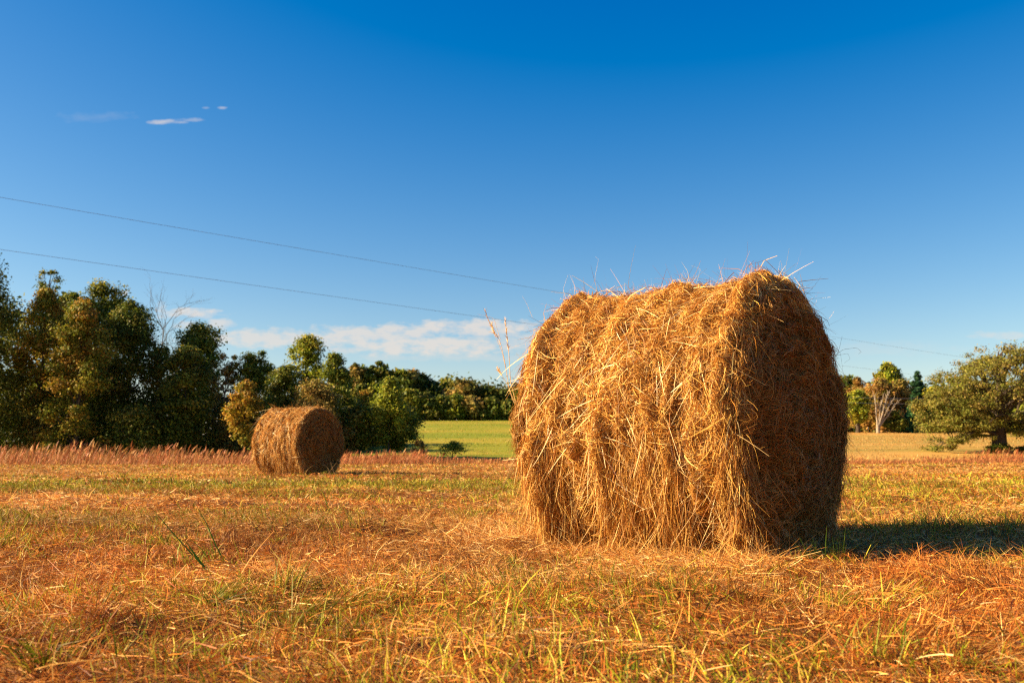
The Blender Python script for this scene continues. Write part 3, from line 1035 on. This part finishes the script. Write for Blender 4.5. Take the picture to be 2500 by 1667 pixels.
def tree(name, label, Y, xl, xr, top, bot, shape='egg', pal='green', n=9000, size=.14, nc=60, seed=1, cr=.17, group='trees at the left edge of the field',
         trunk=None, fill=.65, base_px=None, cat='tree', depth=.9, limbs=10, bark=None, lowfill=False):
    r = np.random.default_rng(seed * 131 + 7)
    tp = at((xl + xr) / 2, top, Y)
    bt = at((xl + xr) / 2, bot, Y)
    W = (xr - xl) / FPX * Y * 1.06
    cx = tp[0] if base_px is None else at(base_px, top, Y)[0]
    gz = float(terrain(cx, Y))
    root = empty(name, (cx, Y, gz), label, cat, group)
    z0, z1 = max(bt[2], gz + .05) - gz, tp[2] - gz
    H = z1 - z0
    rc = cr * W
    t = r.random(nc) ** (.85)
    a = r.uniform(0, 2 * math.pi, nc)
    q = r.random(nc) ** (fill * .8)
    pr = PROF[shape](t)
    rad = np.maximum(W / 2 * pr - rc * .55, W * .02)
    C = np.stack([tp[0] - cx + np.cos(a) * q * rad, np.sin(a) * q * rad * depth, z0 + rc * .6 + t * (H - rc * 1.2)], -1)
    Rc = rc * r.uniform(.6, 1.35, nc) * np.clip(.45 + pr * .7, .4, 1.1)
    tones = r.uniform(.7, 1.25, nc)
    if Y < 70:
        n, size, limbs = int(n * 1.5), size * .8, limbs + 8
    b = Bag()
    b.add(*leaves(C, Rc, (1.1, 1.1, .8), max(4, n // nc), size, PAL[pal], r, tones=tones))
    cb = b.build('crown' if cat != 'shrub' else 'foliage', M_LEAF, root)
    tb_ = Bag()
    tr = trunk or max(.035, H * .017)
    topz = z0 + H * .8
    P = limb(tb_, np.array([0, 0, -.1]), np.array([tp[0] - cx, 0, topz]), tr, tr * .2, r, .04, 9, 0)
    for k in range(min(limbs, nc)):
        c = C[k]
        i = int(np.clip(np.searchsorted(P[:, 2], c[2] - H * .22), 1, len(P) - 2))
        limb(tb_, P[i], c, tr * (.5 - .25 * i / len(P)), .012, r, .07, 5)
    tb_.build('trunk' if cat != 'shrub' else 'stems', bark or M_BARK, root)
    return root


def conifer(name, label, Y, xl, xr, top, bot, pal, seed, n=9000, size=.16, group=None, whorls=13):
    r = np.random.default_rng(seed)
    tp = at((xl + xr) / 2, top, Y)
    bt = at((xl + xr) / 2, bot, Y)
    cx = tp[0]
    gz = float(terrain(cx, Y))
    root = empty(name, (cx, Y, gz), label, 'tree', group)
    z0, z1 = max(bt[2] - gz, .2), tp[2] - gz
    W = (xr - xl) / FPX * Y
    C, Rc = [], []
    for k in range(whorls):
        t = k / (whorls - 1)
        z = z0 + (z1 - z0) * t
        rad = W / 2 * (1 - t) ** .8 * r.uniform(.75, 1.1) + .08
        m = max(2, int(7 * (1 - t) + 2))
        a0 = r.random() * 6.28
        for j in range(m):
            a = a0 + j * 6.283 / m + r.normal(0, .2)
            for s in (.35, .62, .88):
                C.append([math.cos(a) * rad * s, math.sin(a) * rad * s, z - rad * s * .12 + r.normal(0, .06)])
                Rc.append(W * .085 * (1.2 - .4 * s) * (1.1 - .6 * t))
    C, Rc = np.array(C), np.array(Rc)
    b = Bag()
    b.add(*leaves(C, Rc, (1.25, 1.25, .55), max(6, n // len(C)), size, PAL[pal], r, tones=r.uniform(.8, 1.2, len(C))))
    b.build('crown', M_LEAF, root)
    t_ = Bag()
    limb(t_, np.array([0, 0, -.1]), np.array([0, 0, z1 * .97]), W * .035, .02, r, .01, 8, 0)
    t_.build('trunk', M_BARK, root)
    return root


def bare_tree(name, label, Y, px, base, top, seed, rad, group=None, spread=.45, depth=3, lean=0.0, mat=None, leaf=None, forks=None):
    r = np.random.default_rng(seed)
    tp = at(px, top, Y)
    gz = float(terrain(tp[0], Y))
    bt = at(px, base, Y)[2] if base else gz
    root = empty(name, (tp[0], Y, gz), label, 'tree', group)
    b = Bag()
    H = tp[2] - gz
    if forks:
        for (fx, fy, rr) in forks:
            e = at(fx, fy, Y) - np.array([tp[0], Y, gz])
            s = np.array([0, 0, H * .12])
            P = limb(b, s, e, rad * rr, rad * .25, r, .07, 8, -.05)
            for k in (3, 4, 5, 6):
                twigs(b, P[k], unit(e - s + r.normal(0, .5, 3) * H * .5), H * .18, rad * .25, 1, r, spread)
        limb(b, np.array([0, 0, -.1]), np.array([0, 0, H * .2]), rad * 1.3, rad, r, .02, 5, 0)
    else:
        P = limb(b, np.array([0, 0, -.1]), np.array([lean, 0, H * .8]), rad, rad * .3, r, .05, 10, 0)
        for k in range(3, 10):
            for m in range(3):
                twigs(b, P[k], unit(np.array([r.normal(0, .6), r.normal(0, .5), 1])), H * .16, rad * .35, depth - 1, r, spread)
    b.build('trunk', mat or M_BARKP, root)
    if leaf:
        n, pal, size, zc_, sx, sz = leaf
        C = np.stack([r.normal(0, sx, 30), r.normal(0, sx, 30), zc_ * H + r.normal(0, sz, 30)], -1)
        lb_ = Bag()
        lb_.add(*leaves(C, np.full(30, .6), (1, 1, 1), n // 30, size, PAL[pal], r))
        lb_.build('crown', M_LEAF, root)
    return root


GL = 'trees at the left edge of the field'
# the woods on the left, from left to right
tree('evergreen_tree', 'tall dark evergreen cut by the left edge of the photo, tip above all others', 50, -190, 4, 566, 1000, 'tall', 'dark', 12000, .15, 60, 1, group=GL)
tree('evergreen_tree', 'dark evergreen with drooping boughs at the left edge beside the orange maple', 47, -170, 92, 638, 1120, 'dome', 'dark', 34000, .13, 90, 2, .13, group=GL)
tree('thin_tree', 'sparse pale olive treetop behind the orange maple', 58, 86, 158, 655, 800, 'egg', 'green', 1900, .13, 40, 3, .11, group=GL, limbs=20)
tree('broadleaf_tree', 'wide dark tree showing behind the orange maple and the rusty topped tree', 57, 48, 305, 706, 1150, 'dome', 'green', 24000, .16, 90, 24, .12, group=GL)
tree('maple_tree', 'orange and yellow autumn maple second from the left edge', 48, 30, 200, 700, 1140, 'dome', 'autumn', 26000, .13, 100, 4, .13, group=GL)
tree('maple_tree', 'rusty topped tree in front of the tall rounded green tree', 46, 125, 282, 726, 1140, 'dome', 'autumn', 20000, .13, 80, 5, .13, group=GL)
tree('broadleaf_tree', 'small green treetop between the rusty tree and the tall rounded one', 53, 155, 212, 706, 1000, 'egg', 'green', 6000, .14, 34, 6, .2, group=GL)
tree('broadleaf_tree', 'tall rounded green tree, highest crown right of the rusty tree', 51, 186, 318, 688, 1090, 'egg', 'green', 22000, .14, 80, 7, .15, group=GL)
tree('broadleaf_tree', 'big dark green tree sloping down to the bare treetop', 49, 236, 410, 726, 1150, 'dome', 'dark', 32000, .13, 110, 8, .12, group=GL)
tree('broadleaf_tree', 'dark shaggy tree at the right foot of the big dark one', 48, 345, 432, 838, 1098, 'egg', 'dark', 10000, .13, 60, 9, .15, group=GL)
bare_tree('bare_tree', 'leafless grey treetop showing above the dark woods', 54, 402, None, 728, 21, .06, GL, .45, 4, mat=M_BARKG)
tree('broadleaf_tree', 'green tree with orange tinged rounded crown right of the bare treetop', 52, 425, 552, 783, 1040, 'egg', 'green', 17000, .14, 75, 10, .15, group=GL)
tree('broadleaf_tree', 'low dark green tree below the orange tinged rounded crown', 47, 392, 520, 838, 1098, 'round', 'dark', 15000, .13, 80, 11, .14, group=GL)
tree('thin_tree', 'thin olive tree with grey leaning branches left of the golden shrub', 50, 505, 604, 862, 1095, 'tall', 'olive', 6500, .13, 60, 12, .12, group=GL, limbs=34, bark=M_BARKP)
tree('broadleaf_tree', 'dark green rounded tree behind the golden shrub', 50, 578, 668, 851, 1060, 'egg', 'green', 13000, .13, 70, 13, .16, group=GL)
tree('golden_shrub', 'golden orange shrub just left above the small bale', 45, 560, 640, 925, 1090, 'round', 'gold', 6500, .12, 50, 14, .15, group=GL)
tree('broadleaf_tree', 'dark green tree right of the golden shrub above the small bale', 48, 655, 735, 890, 1095, 'tall', 'dark', 12000, .13, 60, 15, .15, group=GL)
tree('tall_tree', 'tall lollipop shaped tree with a see-through crown and visible trunk', 50, 700, 798, 818, 950, 'egg', 'bright', 6500, .13, 46, 16, .15, group=GL, limbs=26, trunk=.13)
tree('broadleaf_tree', 'green tree with a domed top right beside the tall see-through tree', 49, 758, 872, 856, 1130, 'dome', 'green', 18000, .13, 80, 17, .15, group=GL)
tree('broadleaf_tree', 'olive brown lower tree right behind the small bale', 47, 715, 830, 925, 1098, 'tall', 'olive', 10000, .13, 60, 18, .15, group=GL)
tree('broadleaf_tree', 'dark bushy tree at the left foot of the yellow green tree', 48, 835, 925, 985, 1100, 'round', 'dark', 9000, .13, 50, 19, .16, group=GL)
tree('maple_tree', 'small red orange tree peeping left of the yellow green tree', 52, 864, 915, 953, 1060, 'egg', 'gold', 4500, .12, 30, 20, .2, group=GL)
tree('broadleaf_tree', 'yellow green cone shaped tree at the end of the woods', 47.5, 897, 1008, 915, 1040, 'cone', 'bright', 14000, .12, 80, 22, .15, group=GL)
tree('broadleaf_tree', 'wide dark skirted tree under the yellow green cone', 48.2, 905, 1030, 985, 1102, 'round', 'green', 11000, .12, 60, 23, .14, group=GL)
# undergrowth shrubs
for k, (xl, xr, tp_, pal, lb_) in enumerate([(-60, 70, 985, 'dark', 'dark shrub at the left edge under the evergreen'), (60, 180, 1000, 'olive', 'olive shrub under the orange maple'),
                                             (165, 290, 990, 'dark', 'dark shrub under the tall rounded green tree'), (285, 400, 1000, 'dark', 'dark shrub under the big dark tree'),
                                             (395, 510, 1010, 'dark', 'dark shrub under the low dark tree'), (500, 600, 1000, 'olive', 'olive shrub left of the small bale'),
                                             (1008, 1042, 1076, 'brown', 'small brown shrub at the right foot of the cone shaped tree'), (780, 880, 1030, 'olive', 'olive shrub right of the small bale')]):
    tree('shrub', lb_, 46.5 + (k % 3) * 1.2, xl - 25 * (k < 6), xr + 25 * (k < 6), tp_ + (k * 29 % 40 - 25) * (k < 6), 1150, 'egg', pal, 6000 if k != 6 else 900, .12, 40 if k != 6 else 12, 40 + k, .16, 'shrubs along the foot of the woods', cat='shrub', limbs=8)
tree('shrub', 'lone small bush standing in the green meadow', 52, 1070, 1140, 1074, 1125, 'dome', 'bright', 1000, .11, 22, 60, .15, None, cat='shrub', limbs=16)
# darkness of the woods behind the front trees
wb = Bag()
r5 = np.random.default_rng(5)
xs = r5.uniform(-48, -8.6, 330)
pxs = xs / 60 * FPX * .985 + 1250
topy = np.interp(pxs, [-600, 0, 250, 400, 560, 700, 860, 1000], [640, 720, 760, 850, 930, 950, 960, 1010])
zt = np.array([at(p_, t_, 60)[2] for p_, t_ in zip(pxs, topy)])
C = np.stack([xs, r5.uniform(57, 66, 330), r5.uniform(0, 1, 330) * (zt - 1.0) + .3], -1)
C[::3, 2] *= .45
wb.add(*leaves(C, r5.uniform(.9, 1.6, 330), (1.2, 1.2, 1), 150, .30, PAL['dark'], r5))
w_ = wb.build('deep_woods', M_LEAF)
w_['kind'] = 'stuff'
w_['label'] = 'dark leafy mass of woods filling in behind the front row of trees'
w_['category'] = 'woods'



def filler(name, label, x0, x1, y0, y1, h0, h1, n, per, size, pal, seed):
    r = np.random.default_rng(seed)
    x, y = r.uniform(x0, x1, n), r.uniform(y0, y1, n)
    h = h0 + (h1 - h0) * fbm2(x * .12, y * .12, seed)
    z = terrain(x, y) + r.random(n) ** .9 * h
    b = Bag()
    b.add(*leaves(np.stack([x, y, z], -1), r.uniform(.9, 1.9, n), (1.2, 1.2, 1), per, size, PAL[pal], r))
    o = b.build(name, M_LEAF)
    o['kind'] = 'stuff'
    o['label'] = label
    o['category'] = 'woods'


filler('far_undergrowth', 'dark undergrowth closing the gaps under the far wood', -34, 40, 136, 150, 4.5, 6.5, 620, 60, .5, 'dark', 501)
filler('slope_undergrowth', 'dark undergrowth between the trees behind the golden slope', 33, 75, 106, 114, 3.0, 5.4, 760, 60, .42, 'dark', 502)
# the far wood beyond the green meadow
GB = 'trees of the far wood beyond the green meadow'
far = [(868, 40, 887, 'olive', 'pale green'), (895, 36, 888, 'green', 'green'), (926, 40, 880, 'dark', 'dark topmost'), (950, 44, 905, 'green', 'green'),
       (978, 40, 898, 'bright', 'bright green'), (1002, 40, 901, 'olive', 'olive'), (1028, 46, 909, 'dark', 'dark'), (1056, 44, 930, 'green', 'green'),
       (1092, 52, 921, 'green', 'rounded green'), (1132, 62, 924, 'olive', 'wide olive'), (1168, 44, 944, 'dark', 'dark green'), (1188, 42, 940, 'dark', 'greyish dark'),
       (1226, 52, 947, 'green', 'green'), (1266, 60, 940, 'olive', 'olive')]
words = ['first', 'second', 'third', 'fourth', 'fifth', 'sixth', 'seventh', 'eighth', 'ninth', 'tenth', 'eleventh', 'twelfth', 'thirteenth', 'fourteenth']
for k, (px, w, tpy, pal, wd) in enumerate(far):
    tree('broadleaf_tree', f'{wd} tree of the far wood, {words[k]} crown from its left end', 137 + (k * 37 % 9), px - w * .62, px + w * .62, tpy, 1036, 'tall', pal, 4200, .42, 46, 100 + k, .17, GB, limbs=4, trunk=.2)
low = [(885, 935, 'dark'), (915, 930, 'green'), (958, 945, 'dark'), (1000, 945, 'green'), (1040, 955, 'dark'), (1078, 962, 'dark'), (1112, 960, 'green'), (1150, 965, 'olive'), (1195, 970, 'dark'), (1240, 975, 'dark')]
for k, (px, tpy, pal) in enumerate(low):
    tree('broadleaf_tree', f'low {"dark" if pal == "dark" else "greener"} tree at the front foot of the far wood, {words[k]} from the left', 133, px - 30, px + 30, tpy, 1050, 'dome', pal, 3600, .40, 34, 130 + k, .18, GB, limbs=3, trunk=.15)
# hidden behind the bale but closing the view from the side: same wood, thinner
for k in range(9):
    px = 1300 + k * 78
    tree('broadleaf_tree', f'tree of the far wood hidden behind the large bale, {words[k]} from left', 134 + k % 3, px - 44, px + 44, 930 + (k * 53 % 30), 1022, 'round', ['green', 'dark', 'olive'][k % 3], 2600, .5, 30, 160 + k, .18, GB, limbs=3, trunk=.2)

# right hand trees on the golden slope
GR = 'trees beyond the golden slope on the right'
tree('broadleaf_tree', 'dark green tree against the right side of the large bale', 108, 2035, 2098, 917, 1050, 'tall', 'dark', 6000, .30, 50, 201, .17, GR, limbs=5)
tree('maple_tree', 'small orange tree between the bale and the brown tree', 104, 2060, 2124, 920, 1045, 'dome', 'brown', 5500, .26, 40, 202, .17, GR, limbs=5)
tree('broadleaf_tree', 'short yellow green tree casting shade on the golden slope', 97, 2056, 2126, 950, 1036, 'round', 'bright', 7000, .22, 60, 203, .15, GR, limbs=8, trunk=.25)
tree('broadleaf_tree', 'bright green domed tree behind the orange brown tree', 106, 2130, 2202, 884, 1000, 'round', 'bright', 7000, .26, 60, 204, .15, GR, limbs=8)
tree('maple_tree', 'orange brown tree left of the white dead tree', 101, 2098, 2196, 917, 1060, 'dome', 'brown', 8000, .24, 70, 205, .14, GR, limbs=16)
bare_tree('dead_tree', 'white forked dead tree at the top of the golden slope', 95.5, 2140, None, 960, 206, .14, GR, .5, 2, mat=M_BARKP, forks=[(2168, 955, .8), (2136, 965, .7), (2184, 985, .6), (2152, 975, .6), (2175, 975, .5)])
tree('broadleaf_tree', 'dark brown green tree between the dead tree and the pine', 102, 2170, 2222, 926, 1048, 'tall', 'olive', 8000, .24, 60, 207, .17, GR, limbs=6)
conifer('pine_tree', 'tall dark pine with a pointed top left of the spreading oak', 104, 2192, 2286, 911, 1050, 'pine', 208, 15000, .26, GR, 20)
conifer('spruce_tree', 'small bluish green spruce at the foot of the dark pine', 96.5, 2196, 2250, 990, 1052, 'spruce', 209, 7000, .20, GR, 15)
tree('shrub', 'dark purple brown shrub left of the small spruce', 96.5, 2150, 2212, 1000, 1052, 'dome', 'dark', 4500, .2, 40, 210, .15, None, cat='shrub', limbs=6)
tree('broadleaf_tree', 'yellowish tree showing between the pine and the spreading oak', 103, 2240, 2316, 940, 1060, 'dome', 'bright', 6000, .25, 45, 211, .16, GR, limbs=5)
tree('broadleaf_tree', 'dark tree mostly hidden behind the left side of the oak', 101, 2285, 2360, 965, 1060, 'round', 'dark', 5000, .26, 40, 212, .17, GR, limbs=5)
tree('broadleaf_tree', 'dark tree hidden behind the middle of the oak', 99, 2350, 2440, 975, 1066, 'round', 'dark', 5500, .26, 40, 213, .17, GR, limbs=5)
tree('broadleaf_tree', 'yellow green tree at the right edge behind the oak', 80, 2466, 2560, 985, 1078, 'round', 'bright', 8000, .2, 60, 214, .16, GR, limbs=6)
tree('broadleaf_tree', 'green tree outside the right edge behind the oak', 90, 2540, 2680, 960, 1080, 'round', 'green', 7000, .22, 60, 215, .16, GR, limbs=6)


# the spreading oak
def oak():
    Y = 58.0
    r = np.random.default_rng(300)
    base = at(2440, 1112, Y)
    gz = float(terrain(base[0], Y))
    root = empty('oak_tree', (base[0], Y, gz), 'large spreading oak with a thick trunk at the right edge', 'tree')
    o = np.array([base[0], Y, gz])
    #   px,  py,  rx, ry : leafy masses of the crown
    masses = [(2475, 872, 55, 46, 12), (2420, 880, 42, 40, 10), (2385, 905, 40, 36, 10), (2345, 930, 42, 34, 9), (2305, 955, 40, 26, 8), (2275, 985, 36, 22, 8), (2525, 890, 60, 55, 11), (2590, 930, 60, 60, 12),
              (2440, 940, 70, 45, 16), (2370, 985, 60, 34, 14), (2310, 1015, 50, 22, 10), (2290, 1040, 40, 16, 7), (2520, 960, 60, 45, 12), (2620, 1000, 50, 45, 10), (2430, 1015, 62, 36, 12), (2360, 1042, 50, 18, 9),
              (2330, 1075, 30, 12, 3), (2305, 1092, 22, 7, 3), (2380, 1062, 40, 12, 4), (2500, 1030, 60, 28, 9), (2470, 1050, 40, 16, 6), (2580, 1050, 60, 24, 9)]
    C, Rc = [], []
    for (px, py, rx, ry, m) in masses:
        c = at(px, py, Y) - o
        for k in range(m * 3):
            d = unit(r.normal(size=3)) * r.random() ** .5
            C.append([c[0] + d[0] * rx * Y / FPX, d[1] * 3.2 * (.4 + ry / 40) + r.normal(0, .5), c[2] + d[2] * ry * Y / FPX * .8])
            Rc.append(r.uniform(.20, .46) * (.6 + .5 * ry / 45))
    C, Rc = np.array(C), np.array(Rc)
    b = Bag()
    b.add(*leaves(C, Rc, (1.3, 1.25, .7), 130, .10, PAL['oak'], r, tones=r.uniform(.75, 1.25, len(C))))
    b.build('crown', M_LEAF, root)
    t_ = Bag()
    up = at(2437, 1000, Y) - o
    P = limb(t_, np.array([0, 0, -.2]), up, .46, .30, r, .02, 8, 0)
    # root flare
    V, F = tube(np.array([[0, 0, -.2], [0, 0, .05], [0, 0, .35]]), np.array([.75, .60, .46]), 9)
    t_.add(V, F, np.array([.1, .1, .1]))
    for (px, py, yy, i, r0) in [(2350, 930, -1, 6, .20), (2300, 975, .8, 5, .16), (2385, 880, .6, 7, .2), (2425, 860, -.6, 7, .2), (2480, 850, .4, 7, .22), (2540, 880, -.8, 7, .2), (2600, 940, .5, 6, .2),
                                (2310, 1025, -.5, 4, .15), (2345, 1060, -1.2, 3, .13), (2305, 1088, .6, 3, .10), (2560, 1030, .9, 4, .15), (2620, 1000, -1.2, 5, .16), (2400, 960, -2.2, 5, .16), (2470, 960, -2.3, 6, .18),
                                (2440, 1010, -2.4, 4, .14), (2380, 1020, -2.6, 4, .12)]:
        e = at(px, py, Y) - o
        e[1] += yy
        Q = limb(t_, P[min(i, 7)], e, r0, .03, r, .07, 9, .10)
        near_ = np.argsort(np.linalg.norm(C - e, axis=1))[:12]
        for j in near_:
            q = Q[r.integers(3, 8)]
            limb(t_, q, C[j], r0 * .3, .012, r, .08, 5, .08)
    t_.build('trunk', M_BARK, root)


oak()
tree('shrub', 'low dark bush around the foot of the oak trunk', 57.3, 2402, 2480, 1086, 1114, 'dome', 'dark', 2400, .12, 30, 310, .13, None, cat='shrub', limbs=10)
tree('shrub', 'dark bush right of the oak trunk at the right edge', 57.8, 2470, 2520, 1090, 1108, 'dome', 'dark', 1500, .12, 22, 311, .14, None, cat='shrub', limbs=8)


# ------------------------------------------------------------------ overhead wires
def wire(label, p0, p1, rad, ext=(0.6, 0.6), sag=.25):
    p0, p1 = np.array(p0), np.array(p1)
    d = p1 - p0
    t = np.linspace(-ext[0], 1 + ext[1], 50)
    P = p0 + d * t[:, None]
    P[:, 2] += -sag * 4 * t * (1 - t)
    c = P[0].copy()
    V, F = tube(P - c, np.full(len(P), rad), 6)
    o = link('power_line', make_mesh('power_line', V, F), M_WIRE)
    o.location = c
    o['label'] = label
    o['category'] = 'wire'
    o['group'] = 'overhead wires crossing the sky'


k_ = dir_of(0, 482)[1]
YA0 = 8.45 / dir_of(0, 482)[1]
YA1 = 8.45 / dir_of(2340, 870)[1]
wire('upper dark wire sloping down across the sky to the right', at(0, 482, YA0), at(2340, 870, YA1), .0065, (.4, .45), .12)
YB0 = 6.7 / dir_of(0, 609)[1]
YB1 = 6.7 / dir_of(2285, 921)[1]
wire('lower dark wire sloping down across the sky to the right', at(0, 609, YB0), at(2285, 921, YB1), .0065, (.4, .45), .12)
wire('upper pale wire low in front of the trees left of the oak', at(2000, 966, 82), at(2300, 972, 90), .016, (.0, .3), .1)
wire('lower pale wire low in front of the trees left of the oak', at(2000, 979, 82), at(2300, 985, 90), .016, (.0, .3), .1)
